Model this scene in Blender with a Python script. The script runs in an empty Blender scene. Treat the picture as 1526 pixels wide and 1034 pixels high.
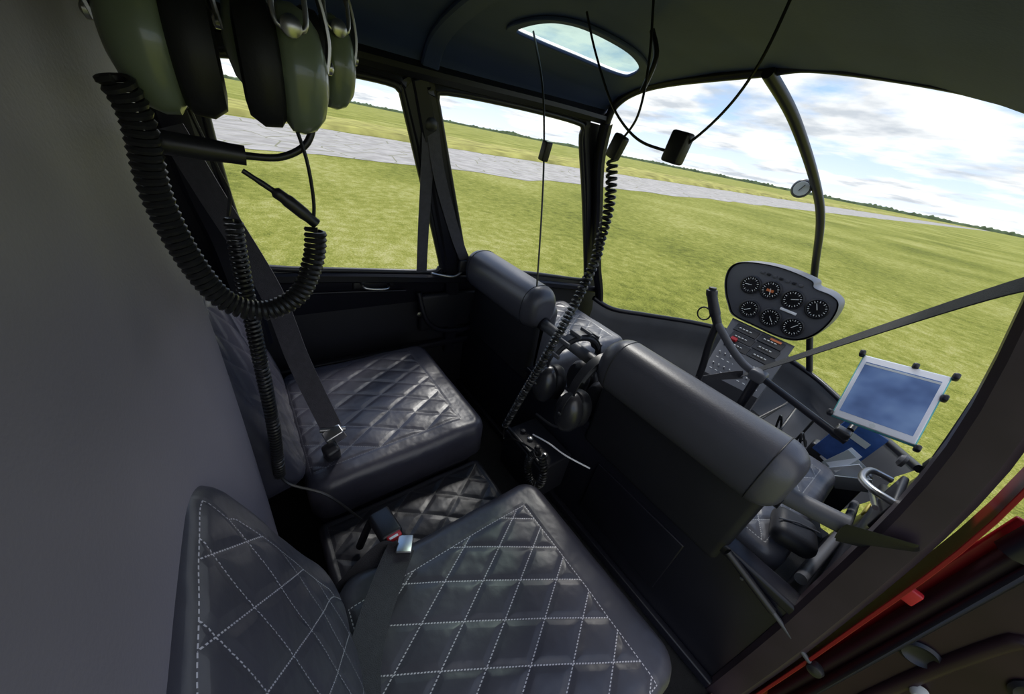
import bpy, bmesh, math, random
from mathutils import Vector, Matrix, geometry, noise
random.seed(4)
scene=bpy.context.scene
scene.view_settings.view_transform='Standard'
COL=bpy.context.collection

# ------------------------------------------------------------ node helpers
class E:
    def __init__(s,t,sock): s.t=t; s.s=sock
    def _m(s,op,*o):
        n=s.t.nodes.new("ShaderNodeMath"); n.operation=op
        for i,v in enumerate((s,)+o):
            if isinstance(v,E): s.t.links.new(v.s,n.inputs[i])
            else: n.inputs[i].default_value=v
        return E(s.t,n.outputs[0])
    def __add__(s,o): return s._m('ADD',o)
    def __sub__(s,o): return s._m('SUBTRACT',o)
    def __mul__(s,o): return s._m('MULTIPLY',o)
    def __truediv__(s,o): return s._m('DIVIDE',o)
    def fr(s): return s._m('FRACT')
    def ab(s): return s._m('ABSOLUTE')
    def lt(s,o): return s._m('LESS_THAN',o)
    def gt(s,o): return s._m('GREATER_THAN',o)
    def mn(s,o): return s._m('MINIMUM',o)
    def mx(s,o): return s._m('MAXIMUM',o)
    def clamp(s):
        r=s._m('ADD',0.0); r.s.node.use_clamp=True; return r
def newmat(name):
    m=bpy.data.materials.new(name); m.use_nodes=True
    return m,m.node_tree,m.node_tree.nodes["Principled BSDF"]
def noise_tex(t,scale,detail=4,coord='Object',rough=.5):
    tc=t.nodes.new("ShaderNodeTexCoord"); n=t.nodes.new("ShaderNodeTexNoise")
    n.inputs['Scale'].default_value=scale; n.inputs['Detail'].default_value=detail; n.inputs['Roughness'].default_value=rough
    t.links.new(tc.outputs[coord],n.inputs['Vector']); return n
def ramp(t,fac,stops):
    r=t.nodes.new("ShaderNodeValToRGB"); e=r.color_ramp.elements
    while len(e)<len(stops): e.new(.5)
    for i,(p,c) in enumerate(stops): e[i].position=p; e[i].color=(*c,1)
    t.links.new(fac,r.inputs[0]); return r.outputs[0]
def mat(name,col,rough=.5,metal=0,bump=0,bscale=200,var=0.0,vscale=6,spec=.5,coat=0,sheen=0):
    m,t,b=newmat(name)
    b.inputs['Base Color'].default_value=(*col,1); b.inputs['Roughness'].default_value=rough
    b.inputs['Metallic'].default_value=metal; b.inputs['Specular IOR Level'].default_value=spec
    b.inputs['Coat Weight'].default_value=coat
    if sheen: b.inputs['Sheen Weight'].default_value=sheen
    if var:
        n=noise_tex(t,vscale,5)
        o=ramp(t,n.outputs[0],[(.3,tuple(c*(1-var) for c in col)),(.7,tuple(min(1,c*(1+var)) for c in col))])
        t.links.new(o,b.inputs['Base Color'])
    if bump:
        n=noise_tex(t,bscale,3); bp=t.nodes.new("ShaderNodeBump"); bp.inputs['Strength'].default_value=bump; bp.inputs['Distance'].default_value=.002
        t.links.new(n.outputs[0],bp.inputs['Height']); t.links.new(bp.outputs[0],b.inputs['Normal'])
    return m
QA,QB=.078,.13
def quilt_mat(name,x0,x1,y0,y1,col=(.062,.062,.074),stitch=(.60,.58,.6),qa=QA,qb=QB,wd=.0010,ph=0.0):
    m,t,b=newmat(name)
    uv=t.nodes.new("ShaderNodeUVMap"); sp=t.nodes.new("ShaderNodeSeparateXYZ"); t.links.new(uv.outputs[0],sp.inputs[0])
    x=E(t,sp.outputs[0]); y=E(t,sp.outputs[1])
    g=1/math.sqrt(1/qa**2+1/qb**2)
    u=x*(1/qa)+y*(1/qb)+ph; v=x*(1/qa)-y*(1/qb)+ph
    du=((u+.5).fr()-.5).ab()*g; dv=((v+.5).fr()-.5).ab()*g
    inside=x.gt(x0)*x.lt(x1)*y.gt(y0)*y.lt(y1)
    da=du.lt(wd)*(v*14.0).fr().lt(.6); db=dv.lt(wd)*(u*14.0).fr().lt(.6)
    q=da.mx(db)*inside
    ex=((x-x0).ab().mn((x-x1).ab())); ey=((y-y0).ab().mn((y-y1).ab()))
    inx=x.gt(x0-.001)*x.lt(x1+.001); iny=y.gt(y0-.001)*y.lt(y1+.001)
    wb=wd*.8
    bx=ex.lt(wb)*iny*(y*150.0).fr().lt(.6); by=ey.lt(wb)*inx*(x*150.0).fr().lt(.6)
    st=q.mx(bx).mx(by)
    mx=t.nodes.new("ShaderNodeMixRGB"); t.links.new(st.s,mx.inputs[0]); 
    n=noise_tex(t,5,4); o=ramp(t,n.outputs[0],[(.3,tuple(c*.85 for c in col)),(.7,tuple(c*1.15 for c in col))])
    t.links.new(o,mx.inputs[1]); mx.inputs[2].default_value=(*stitch,1)
    t.links.new(mx.outputs[0],b.inputs['Base Color'])
    b.inputs['Roughness'].default_value=.38; b.inputs['Specular IOR Level'].default_value=.6
    hgt=(du.mn(dv)*90.0).clamp()*inside+ (inside._m('SUBTRACT',1.0)*-1.0)
    hb=hgt.mn((ex*120.0).clamp().mx(iny._m('SUBTRACT',1.0)*-1.0)).mn((ey*120.0).clamp().mx(inx._m('SUBTRACT',1.0)*-1.0))
    bp=t.nodes.new("ShaderNodeBump"); bp.inputs['Strength'].default_value=.32; bp.inputs['Distance'].default_value=.003
    t.links.new(hb.s,bp.inputs['Height'])
    n2=noise_tex(t,260,2); b2=t.nodes.new("ShaderNodeBump"); b2.inputs['Strength'].default_value=.12; b2.inputs['Distance'].default_value=.001
    t.links.new(n2.outputs[0],b2.inputs['Height']); t.links.new(bp.outputs[0],b2.inputs['Normal'])
    n3=noise_tex(t,11,3); b3=t.nodes.new("ShaderNodeBump"); b3.inputs['Strength'].default_value=.5; b3.inputs['Distance'].default_value=.012
    t.links.new(n3.outputs[0],b3.inputs['Height']); t.links.new(b2.outputs[0],b3.inputs['Normal'])
    t.links.new(b3.outputs[0],b.inputs['Normal'])
    return m

LEA=mat("black_leather",(.060,.060,.074),.38,bump=.12,bscale=260,var=.12,spec=.6)
LEAD=mat("dark_leather",(.014,.014,.018),.5,bump=.12,bscale=260,var=.12,spec=.35)
WALLM=mat("grey_upholstery",(.22,.20,.235),.5,bump=.15,bscale=300,var=.12,vscale=3,spec=.35)
HEAD=mat("slate_headliner",(.034,.052,.155),.6,bump=.1,bscale=150,var=.1,spec=.3)
BLK=mat("black_plastic",(.014,.014,.018),.4,bump=.05,bscale=300)
BLKG=mat("black_paint",(.010,.010,.016),.36,var=.2,spec=.4)
PAN=mat("dark_panel",(.011,.011,.016),.5,bump=.1,bscale=120,var=.15,spec=.35)
CARP=mat("black_carpet",(.010,.010,.011),.95,bump=.8,bscale=500,var=.3,vscale=60)
RUB=mat("cord_rubber",(.013,.013,.014),.38,spec=.5)
WEB=mat("grey_webbing",(.066,.062,.076),.6,bump=.6,bscale=700,var=.15,vscale=80)
WEBD=mat("dark_webbing",(.03,.029,.036),.65,bump=.6,bscale=700,var=.15,vscale=80)
CHR=mat("brushed_steel",(.5,.5,.5),.3,1)
GRN=mat("green_plastic",(.155,.19,.14),.30,var=.06,vscale=20,coat=.4)
WHT=mat("white_plastic",(.88,.88,.9),.35)
TEAL=mat("teal_case",(.12,.5,.5),.4)
RED=mat("red_plastic",(.50,.02,.03),.4)
REDP=mat("red_fuselage_paint",(.24,.008,.012),.35,spec=.3)
BRN=mat("brown_black_paint",(.042,.029,.036),.4,var=.25,vscale=8,spec=.35)
DOORM=mat("door_paint_red_reflection",(.026,.012,.016),.42,var=.3,vscale=5,spec=.3)  # dark inner door, its reddish reflection put into the base colour
BLUE=mat("blue_cover",(.03,.09,.3),.4,var=.3,vscale=25)
PAPER=mat("paper",(.6,.63,.62),.6)
GREYP=mat("instrument_grey",(.085,.086,.097),.45,bump=.1,bscale=200)
GFACE=mat("gauge_face",(.008,.008,.009),.25)
GMARK=mat("gauge_mark",(.8,.8,.78),.5)
ORG=mat("orange_mark",(.6,.16,.05),.5)
YEL=mat("yellow_tag",(.6,.5,.08),.5)
SCR,t,b=newmat("tablet_screen")
n=noise_tex(t,12,2); o=ramp(t,n.outputs[0],[(.35,(.05,.08,.17)),(.5,(.075,.12,.24)),(.65,(.11,.17,.30))])  # blue sky reflection put into the screen's colour, with a dim display glow
t.links.new(o,b.inputs['Base Color']); b.inputs['Roughness'].default_value=.07; b.inputs['Coat Weight'].default_value=1
t.links.new(o,b.inputs['Emission Color']); b.inputs['Emission Strength'].default_value=.6
def glass_mat(name,tint,refl):
    m=bpy.data.materials.new(name); m.use_nodes=True; t=m.node_tree; t.nodes.clear()
    tr=t.nodes.new("ShaderNodeBsdfTransparent"); tr.inputs[0].default_value=(*tint,1)
    gl=t.nodes.new("ShaderNodeBsdfGlossy"); gl.inputs[1].default_value=.06
    mx=t.nodes.new("ShaderNodeMixShader"); mx.inputs[0].default_value=refl
    t.links.new(tr.outputs[0],mx.inputs[1]); t.links.new(gl.outputs[0],mx.inputs[2])
    o=t.nodes.new("ShaderNodeOutputMaterial"); t.links.new(mx.outputs[0],o.inputs[0]); return m
GLS=glass_mat("clear_acrylic",(.975,.985,.975),.018)
GLT=glass_mat("tinted_skylight",(.52,.68,.62),.03)

# ------------------------------------------------------------ mesh helpers
def group(name):
    o=bpy.data.objects.new(name,None); o.empty_display_size=.05; COL.objects.link(o); return o
def obj(name,verts,faces,m,parent=None,smooth=True,uvs=None,angle=None):
    me=bpy.data.meshes.new(name); me.from_pydata([tuple(v) for v in verts],[],faces); me.update()
    ms=m if isinstance(m,(list,tuple)) else [m]
    for a in ms: me.materials.append(a)
    if smooth:
        for p in me.polygons: p.use_smooth=True
    if uvs:
        l=me.uv_layers.new(name="UVMap")
        for lp in me.loops: l.data[lp.index].uv=uvs[lp.vertex_index]
    bm=bmesh.new(); bm.from_mesh(me); bmesh.ops.recalc_face_normals(bm,faces=bm.faces); bm.to_mesh(me); bm.free()
    if angle and smooth:
        try: me.set_sharp_from_angle(angle=math.radians(angle))
        except Exception: pass
    o=bpy.data.objects.new(name,me); COL.objects.link(o)
    if parent: o.parent=parent
    return o
def smooth_path(P,n=12,closed=False):
    P=[Vector(p) for p in P]; out=[]; k=len(P)
    rng=k if closed else k-1
    for i in range(rng):
        if closed: a,b,c,d=P[(i-1)%k],P[i],P[(i+1)%k],P[(i+2)%k]
        else: a,b,c,d=P[max(i-1,0)],P[i],P[i+1],P[min(i+2,k-1)]
        for j in range(n):
            t=j/n; out.append(.5*((2*b)+(c-a)*t+(2*a-5*b+4*c-d)*t*t+(3*b-a-3*c+d)*t**3))
    if not closed: out.append(P[-1])
    return out
def resample(P,step):
    out=[P[0].copy()]; acc=0
    for a,b in zip(P,P[1:]):
        L=(b-a).length
        if L==0: continue
        d=step-acc
        while d<=L: out.append(a.lerp(b,d/L)); d+=step
        acc=L-(d-step)
    return out
def frames(P,closed=False):
    n=len(P); T=[]
    for i in range(n):
        if closed: v=P[(i+1)%n]-P[i-1]
        else: v=P[min(i+1,n-1)]-P[max(i-1,0)]
        T.append(v.normalized() if v.length>1e-9 else Vector((0,0,1)))
    r=Vector((0,0,1)) if abs(T[0].z)<.9 else Vector((1,0,0))
    nn=(r-T[0]*r.dot(T[0])).normalized(); F=[]
    for i in range(n):
        nn=(nn-T[i]*nn.dot(T[i]))
        nn=nn.normalized() if nn.length>1e-9 else T[i].orthogonal().normalized()
        F.append((nn.copy(),T[i].cross(nn)))
    return T,F
def tube(name,P,r,m,parent=None,sides=10,closed=False,sm=0):
    P=[Vector(p) for p in P]
    if sm: P=smooth_path(P,sm,closed)
    T,F=frames(P,closed); V=[]; Fc=[]; n=len(P)
    for i,p in enumerate(P):
        rr=r[min(len(r)-1,int(i*len(r)/n))] if isinstance(r,(list,tuple)) else r
        for k in range(sides):
            a=2*math.pi*k/sides; V.append(p+F[i][0]*rr*math.cos(a)+F[i][1]*rr*math.sin(a))
    for i in range(n if closed else n-1):
        j=(i+1)%n
        for k in range(sides): Fc.append((i*sides+k,i*sides+(k+1)%sides,j*sides+(k+1)%sides,j*sides+k))
    if not closed: Fc.append(tuple(range(sides))); Fc.append(tuple((n-1)*sides+k for k in range(sides)))
    return obj(name,V,Fc,m,parent,angle=50)
def sweep(name,P,sec,m,parent=None,ref=(0,0,1),sm=0,closed=False,angle=35):
    P=[Vector(p) for p in P]
    if sm: P=smooth_path(P,sm,closed)
    ref=Vector(ref); n=len(P); V=[]; Fc=[]; s=len(sec)
    for i in range(n):
        t=(P[(i+1)%n]-P[i-1]) if closed else (P[min(i+1,n-1)]-P[max(i-1,0)])
        t.normalize(); sd=t.cross(ref).normalized(); up=sd.cross(t).normalized()
        for a,b in sec: V.append(P[i]+sd*a+up*b)
    for i in range(n if closed else n-1):
        j=(i+1)%n
        for k in range(s): Fc.append((i*s+k,i*s+(k+1)%s,j*s+(k+1)%s,j*s+k))
    if not closed: Fc.append(tuple(range(s))); Fc.append(tuple((n-1)*s+k for k in range(s)))
    return obj(name,V,Fc,m,parent,angle=angle)
def rsec(w,h,c=.2):
    a,b=w/2,h/2; q=min(a,b)*c
    return [(-a+q,-b),(a-q,-b),(a,-b+q),(a,b-q),(a-q,b),(-a+q,b),(-a,b-q),(-a,-b+q)]
def coil(name,P,rc,rw,pitch,m,parent=None,spt=11,sides=6):
    P=resample(smooth_path(P,24),pitch/spt); T,F=frames(P); Q=[]
    for i,p in enumerate(P):
        a=2*math.pi*i/spt; Q.append(p+F[i][0]*rc*math.cos(a)+F[i][1]*rc*math.sin(a))
    return tube(name,Q,rw,m,parent,sides)
def rbox(name,c,s,m,parent=None,rot=None,bev=.01,seg=3,M=None):
    bm=bmesh.new(); bmesh.ops.create_cube(bm,size=1)
    for v in bm.verts: v.co=Vector((v.co.x*s[0],v.co.y*s[1],v.co.z*s[2]))
    if bev>0: bmesh.ops.bevel(bm,geom=bm.edges[:],offset=min(bev,min(s)*.49),segments=seg,affect='EDGES',profile=.5)
    X=Matrix.Translation(Vector(c))
    if rot is not None:
        X=X@(rot if isinstance(rot,Matrix) else (Matrix.Rotation(rot[2],4,'Z')@Matrix.Rotation(rot[1],4,'Y')@Matrix.Rotation(rot[0],4,'X')))
    if M is not None: X=M@X
    bm.transform(X); vs=[v.co.copy() for v in bm.verts]; fs=[tuple(v.index for v in f.verts) for f in bm.faces]; bm.free()
    return obj(name,vs,fs,m,parent,angle=40)
def axes(z,x=None):
    z=Vector(z).normalized(); x=Vector(x) if x else (Vector((0,0,1)) if abs(z.z)<.9 else Vector((1,0,0)))
    x=(x-z*x.dot(z)).normalized(); y=z.cross(x)
    return Matrix(((x.x,y.x,z.x,0),(x.y,y.y,z.y,0),(x.z,y.z,z.z,0),(0,0,0,1)))
def lathe(name,prof,c,ax,m,parent=None,n=28,sx=1,sy=1,x=None,M=None):
    A=Matrix.Translation(Vector(c))@axes(ax,x)
    if M is not None: A=M@A
    V=[];F=[]
    for r,h in prof:
        for k in range(n):
            a=2*math.pi*k/n; V.append(A@Vector((r*math.cos(a)*sx,r*math.sin(a)*sy,h)))
    for i in range(len(prof)-1):
        for k in range(n): F.append((i*n+k,i*n+(k+1)%n,(i+1)*n+(k+1)%n,(i+1)*n+k))
    F.append(tuple(range(n))); F.append(tuple((len(prof)-1)*n+k for k in range(n)))
    return obj(name,V,F,m,parent,angle=45)
def strap(name,P,w,wd,m,parent=None,th=.002,sm=8):
    P=[Vector(p) for p in P]; P=smooth_path(P,sm) if sm else P
    V=[];F=[];n=len(P); wds=[Vector(a).normalized() for a in (wd if isinstance(wd,list) else [wd])]
    for i,p in enumerate(P):
        t=(P[min(i+1,n-1)]-P[max(i-1,0)]).normalized()
        f=i/(n-1)*(len(wds)-1); k=min(int(f),len(wds)-2) if len(wds)>1 else 0
        w0=wds[k].lerp(wds[k+1],f-k) if len(wds)>1 else wds[0]
        s=(w0-t*w0.dot(t)).normalized(); nn=s.cross(t)
        for a,b in ((-1,-1),(1,-1),(1,1),(-1,1)): V.append(p+s*w/2*a+nn*th/2*b)
    for i in range(n-1):
        for k in range(4): F.append((i*4+k,i*4+(k+1)%4,i*4+4+(k+1)%4,i*4+4+k))
    F+= [(0,1,2,3),tuple((n-1)*4+k for k in range(4))]
    return obj(name,V,F,m,parent,angle=30)
def plate(name,poly,ax,th,m,parent=None,bev=.004,origin=(0,0,0)):
    bm=bmesh.new(); vs=[bm.verts.new(p) for p in poly]; f=bm.faces.new(vs)
    r=bmesh.ops.extrude_face_region(bm,geom=[f]); nv=[g for g in r['geom'] if isinstance(g,bmesh.types.BMVert)]
    bmesh.ops.translate(bm,verts=nv,vec=Vector(ax).normalized()*th)
    bmesh.ops.recalc_face_normals(bm,faces=bm.faces)
    if bev: bmesh.ops.bevel(bm,geom=bm.edges[:],offset=bev,segments=3,affect='EDGES',profile=.5)
    bm.verts.index_update()
    V=[v.co.copy() for v in bm.verts]; F=[tuple(v.index for v in f.verts) for f in bm.faces]; bm.free()
    return obj(name,V,F,m,parent,angle=40)
def qh(x,y,ins,qa,qb,ph=0.0):
    x0,x1,y0,y1=ins
    if x<x0 or x>x1 or y<y0 or y>y1: return None
    g=1/math.sqrt(1/qa**2+1/qb**2); u=x/qa+y/qb+ph; v=x/qa-y/qb+ph
    d=min(abs(u-round(u)),abs(v-round(v)))*g; d=min(d,x-x0,x1-x,y-y0,y1-y)
    return d
def cushion(name,W,L,T,M,m,parent,R=.05,r=.03,ins=None,N=84,crown=.012,qa=QA,qb=QB,depth=.003,ph=0.0):
    V=[];F=[];UV=[]; NY=max(20,int(N*L/W))
    for j in range(NY+1):
        for i in range(N+1):
            x=-W/2+W*i/N; y=-L/2+L*j/NY; ux,uy=x,y
            cx=abs(x)-(W/2-R); cy=abs(y)-(L/2-R)
            if cx>0 and cy>0:
                mm=max(cx,cy); e=math.hypot(cx,cy); s=mm/e
                x=math.copysign(W/2-R+cx*s,x); y=math.copysign(L/2-R+cy*s,y); d=R-mm
            else: d=min(-cx,-cy)+R
            z=T/2 if d>=r else T/2-r+math.sqrt(max(0,r*r-(r-d)**2))
            z+=crown*(1-(2*x/W)**2)*(1-(2*y/L)**2)
            z+=.003*noise.noise(Vector((x*14+W*9,y*14,L)))
            if ins:
                q=qh(ux,uy,ins,qa,qb,ph)
                if q is not None: z+=depth*(1-math.exp(-q/.009))-depth*.3
            V.append(Vector((x,y,z))); UV.append((ux,uy))
    w=N+1
    for j in range(NY):
        for i in range(N): F.append((j*w+i,j*w+i+1,(j+1)*w+i+1,(j+1)*w+i))
    ring=[i for i in range(N+1)]+[j*w+N for j in range(1,NY+1)]+[NY*w+i for i in range(N-1,-1,-1)]+[j*w for j in range(NY-1,0,-1)]
    prev=ring
    for zz,sc in ((-T/2+.012,1.0),(-T/2,.97)):
        st=len(V)
        for k in ring:
            a=V[k]; V.append(Vector((a.x*sc,a.y*sc,zz))); UV.append((a.x*1.2,a.y*1.2+9))
        cur=list(range(st,st+len(ring)))
        for k in range(len(ring)):
            k2=(k+1)%len(ring); F.append((prev[k],prev[k2],cur[k2],cur[k]))
        prev=cur
    F.append(tuple(prev))
    return obj(name,[M@v for v in V],F,m,parent,uvs=UV)

# ------------------------------------------------------------ camera
f=518.0; al=math.atan(310/f); th=math.atan(0.2)
hd=math.pi/2-math.atan(535/math.hypot(f,310))
hh=Vector((-math.sin(hd),math.cos(hd),0)); r0=Vector((math.cos(hd),math.sin(hd),0))
Vw=hh*math.cos(al)-Vector((0,0,math.sin(al))); u0=hh*math.sin(al)+Vector((0,0,math.cos(al)))
Rv=r0*math.cos(th)+u0*math.sin(th); Uv=-r0*math.sin(th)+u0*math.cos(th)
cd=bpy.data.cameras.new("camera"); cam=bpy.data.objects.new("camera",cd); COL.objects.link(cam)
cd.sensor_width=36; cd.lens=36*f/1526; cd.clip_start=.01; cd.clip_end=20000
cam.matrix_world=Matrix(((Rv.x,Uv.x,-Vw.x,.59),(Rv.y,Uv.y,-Vw.y,-.03),(Rv.z,Uv.z,-Vw.z,1.15),(0,0,0,1)))
scene.camera=cam

# ------------------------------------------------------------ world + sun
w=bpy.data.worlds.new("sky"); scene.world=w; w.use_nodes=True; t=w.node_tree; t.nodes.clear()
tc=t.nodes.new("ShaderNodeTexCoord"); sp=t.nodes.new("ShaderNodeSeparateXYZ"); t.links.new(tc.outputs['Generated'],sp.inputs[0])
X,Y,Z=[E(t,sp.outputs[i]) for i in range(3)]
zz=Z.mx(0.0)+.10
cb=t.nodes.new("ShaderNodeCombineXYZ"); t.links.new((X/zz).s,cb.inputs[0]); t.links.new((Y/zz).s,cb.inputs[1]); cb.inputs[2].default_value=3.3
n1=t.nodes.new("ShaderNodeTexNoise"); n1.inputs['Scale'].default_value=.75; n1.inputs['Detail'].default_value=8; n1.inputs['Roughness'].default_value=.55
t.links.new(cb.outputs[0],n1.inputs['Vector'])
cl=ramp(t,n1.outputs[0],[(.43,(0,0,0)),(.55,(1,1,1))])
n2=t.nodes.new("ShaderNodeTexNoise"); n2.inputs['Scale'].default_value=1.6; n2.inputs['Detail'].default_value=7
t.links.new(cb.outputs[0],n2.inputs['Vector'])
shade=ramp(t,n2.outputs[0],[(.36,(.52,.56,.62)),(.56,(1.0,1.0,1.0))])
blue=ramp(t,Z.s,[(0.0,(.80,.88,1.0)),(.15,(.36,.56,.88)),(.6,(.13,.30,.68))])
mx=t.nodes.new("ShaderNodeMixRGB"); t.links.new(cl,mx.inputs[0]); t.links.new(blue,mx.inputs[1]); t.links.new(shade,mx.inputs[2])
bg=t.nodes.new("ShaderNodeBackground"); bg.inputs[1].default_value=1.3; t.links.new(mx.outputs[0],bg.inputs[0])
wo=t.nodes.new("ShaderNodeOutputWorld"); t.links.new(bg.outputs[0],wo.inputs[0])
sl=bpy.data.lights.new("sun","SUN"); sl.energy=2.8; sl.angle=math.radians(12); sl.color=(1,.96,.9)
so=bpy.data.objects.new("sun",sl); COL.objects.link(so)
so.rotation_euler=Vector((-.55,.65,.9)).to_track_quat('Z','Y').to_euler()

# ------------------------------------------------------------ outside
gm,t,b=newmat("grass_field")
na=noise_tex(t,.18,6); nb=noise_tex(t,5,6,rough=.75); nc=noise_tex(t,38,3,rough=.8)
v=(E(t,na.outputs[0])*.32+E(t,nb.outputs[0])*.36+E(t,nc.outputs[0])*.32)
o=ramp(t,v.s,[(.40,(.12,.135,.022)),(.47,(.245,.262,.042)),(.53,(.36,.355,.075)),(.61,(.55,.51,.21))])
t.links.new(o,b.inputs['Base Color']); b.inputs['Roughness'].default_value=.95; b.inputs['Specular IOR Level'].default_value=.1
bp=t.nodes.new("ShaderNodeBump"); bp.inputs['Strength'].default_value=.9; bp.inputs['Distance'].default_value=.08; t.links.new(v.s,bp.inputs['Height']); t.links.new(bp.outputs[0],b.inputs['Normal'])
S=6000
obj("ground",[(-S,-S,-.55),(S,-S,-.55),(S,S,-.55),(-S,S,-.55)],[(0,1,2,3)],gm,smooth=False)
rm,t,b=newmat("cracked_concrete")
tc=t.nodes.new("ShaderNodeTexCoord"); vo=t.nodes.new("ShaderNodeTexVoronoi"); vo.feature='DISTANCE_TO_EDGE'; vo.inputs['Scale'].default_value=.55
t.links.new(tc.outputs['Object'],vo.inputs['Vector'])
n=noise_tex(t,1.4,6); base=ramp(t,n.outputs[0],[(.35,(.34,.31,.28)),(.65,(.50,.46,.42))])
m_=t.nodes.new("ShaderNodeMixRGB"); t.links.new(E(t,vo.outputs[0]).lt(.016).s,m_.inputs[0]); t.links.new(base,m_.inputs[1]); m_.inputs[2].default_value=(.24,.23,.14,1)
t.links.new(m_.outputs[0],b.inputs['Base Color']); b.inputs['Roughness'].default_value=.9
V=[];F=[]
n=400
for i in range(n+1):
    y=-60+i*1.6*(1+i/220)
    V+= [(-27+noise.noise(Vector((y*.3,0,0)))*1.2,y,-.54),(-14.2+noise.noise(Vector((y*.4,5,0)))*1.4,y,-.54)]
for i in range(n): F.append((2*i,2*i+1,2*i+3,2*i+2))
obj("runway",V,F,rm,smooth=False)
vm=mat("tall_dry_grass",(.40,.37,.11),.95,var=.4,vscale=.5,spec=.05)
V=[];F=[];n=700
for i in range(n+1):
    y=-80+i*1.2*(1+i/300); h=.25+.25*noise.noise(Vector((y*.9,2,0)))
    for k,(dx,hz) in enumerate(((0,0),(-.5,h),(-6,h*1.1),(-16,h),(-17,0))): V.append((-27.5+dx+.4*noise.noise(Vector((y*.7,k,0))),y,-.54+hz))
for i in range(n):
    for k in range(4): F.append((i*5+k,i*5+k+1,i*5+k+6,i*5+k+5))
obj("grass_verge",V,F,vm)
tm=mat("distant_trees",(.15,.19,.10),.95,var=.4,vscale=.05,spec=.05)
V=[];F=[];n=1400
for i in range(n+1):
    a=math.radians(-40+ i*200/n); rad=1400
    cx=-math.cos(a)*rad; cy=math.sin(a)*rad
    h=5+8*max(0,noise.noise(Vector((i*.035,1,0))))+7*abs(noise.noise(Vector((i*.31,7,0))))
    d=Vector((cx,cy,0)).normalized()
    for off,hz in ((-6,-.1),(-4,h*.75),(0,h),(6,h*.8)): V.append((cx+d.x*off,cy+d.y*off,-.55+hz))
for i in range(n):
    for k in range(3): F.append((i*4+k,i*4+k+1,i*4+k+5,i*4+k+4))
obj("tree_line",V,F,tm)
hg=group("airfield_hangars")
for i,(a,s) in enumerate(((110,9),(112,6),(113.5,12))):
    a=math.radians(a); c=Vector((-math.cos(a)*430,math.sin(a)*430,0))
    rbox("hangar_%d"%i,(c.x,c.y,.6),(s,s*.6,2.4),WHT,hg,bev=.2,seg=1)
    plate("roof_%d"%i,[(c.x-s/2,c.y-s*.3,1.8),(c.x+s/2,c.y-s*.3,1.8),(c.x,c.y-s*.3,3.0)],(0,1,0),s*.6,GREYP,hg,bev=0)

# ------------------------------------------------------------ cabin shell
rbox("floor",(.06,.62,-.02),(1.5,2.1,.04),CARP,bev=.004)
def xl(z): return -.764+.2*z if z>=.5 else -.664+.03*(.5-z)/.5
W1=[(-.04,1.08),(-.03,.85),(.00,.72),(.03,.69),(.30,.662),(.55,.64),(.585,.655),(.58,.70),(.40,1.17),(.385,1.20),(.35,1.212),(.20,1.208),(0,1.19),(-.03,1.15)]
W2=[(.50,1.17),(.49,1.20),(.52,1.222),(.80,1.232),(1.04,1.23),(1.085,1.215),(1.10,1.17),(1.25,.95),(1.50,.56),(1.50,.535),(1.47,.523),(1.1,.59),(.74,.645),(.70,.67),(.68,.72)]
def loopy(W,n=4):
    return [Vector((0,p.x,p.y)) for p in [Vector(q) for q in smooth_path([(a,b,0) for a,b in W],n,True)]]
def wallpiece(name,outer,holes,m,xf):
    loops=[outer]+holes; flat=[v for l in loops for v in l]
    tri=geometry.tessellate_polygon([[Vector((v.y,v.z,0)) for v in l] for l in loops])
    return obj(name,[(xf(v.z),v.y,v.z) for v in flat],[tuple(t_) for t_ in tri],m,smooth=False)
L1,L2=loopy(W1),loopy(W2)
outer=[Vector((0,a,b)) for a,b in [(-.45,.5),(1.66,.5),(1.60,.56),(1.34,.96),(1.19,1.24),(-.45,1.24)]]
wallpiece("wall_left",outer,[L1,L2],BLKG,xl)
obj("wall_left_lower",[(xl(.5),-.45,.5),(xl(.5),1.7,.5),(-.636,1.75,0),(-.636,-.45,0)],[(0,1,2,3)],PAN,smooth=False)
for i,Lp in enumerate((L1,L2)):
    g=group("window_%d"%(i+1))
    P=[Vector((xl(v.z)+.006,v.y,v.z)) for v in Lp]
    tube("gasket",P,.010,BLK,g,8,True)
    c=sum(P,Vector())/len(P)
    P2=[p+(p-c).normalized()*.022+Vector((.003,0,0)) for p in P]
    sweep("frame",P2,rsec(.03,.014,.5),BLKG,g,ref=(1,0,.2),closed=True)
    obj("pane",[(v.x-.012,v.y,v.z) for v in P],[tuple(range(len(P)))],GLS,g,smooth=False)
g=group("trim_1")
sweep("b_pillar",[(-.515,.435,1.235),(-.535,.475,1.12),(-.58,.56,.88),(-.625,.635,.66),(-.63,.66,.45),(-.625,.66,.25)],rsec(.055,.03,.5),BLKG,g,ref=(1,0,0),sm=6)
sweep("header_rail",[(-.505,-.40,1.25),(-.505,.4,1.255),(-.50,.9,1.265),(-.49,1.17,1.265)],rsec(.05,.035,.5),BLKG,g,ref=(1,0,1),sm=6)
sweep("sill_rail",[(-.618,-.25,.665),(-.618,.1,.655),(-.62,.55,.615),(-.625,.8,.59),(-.635,1.25,.52),(-.62,1.62,.46)],rsec(.035,.03,.5),BLKG,g,ref=(1,0,0),sm=6)
sweep("rear_post",[(-.50,-.10,1.24),(-.555,-.085,.95),(-.60,-.06,.75),(-.60,-.04,.45)],rsec(.07,.04,.5),BLKG,g,ref=(1,0,0),sm=6)
sweep("roof_bow",[(-.505,.455,1.245),(-.44,.45,1.318),(-.25,.44,1.366),(.05,.43,1.396)],rsec(.05,.016,.6),HEAD,g,ref=(0,0,1),sm=6)
g=group("windshield_frame")
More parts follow.
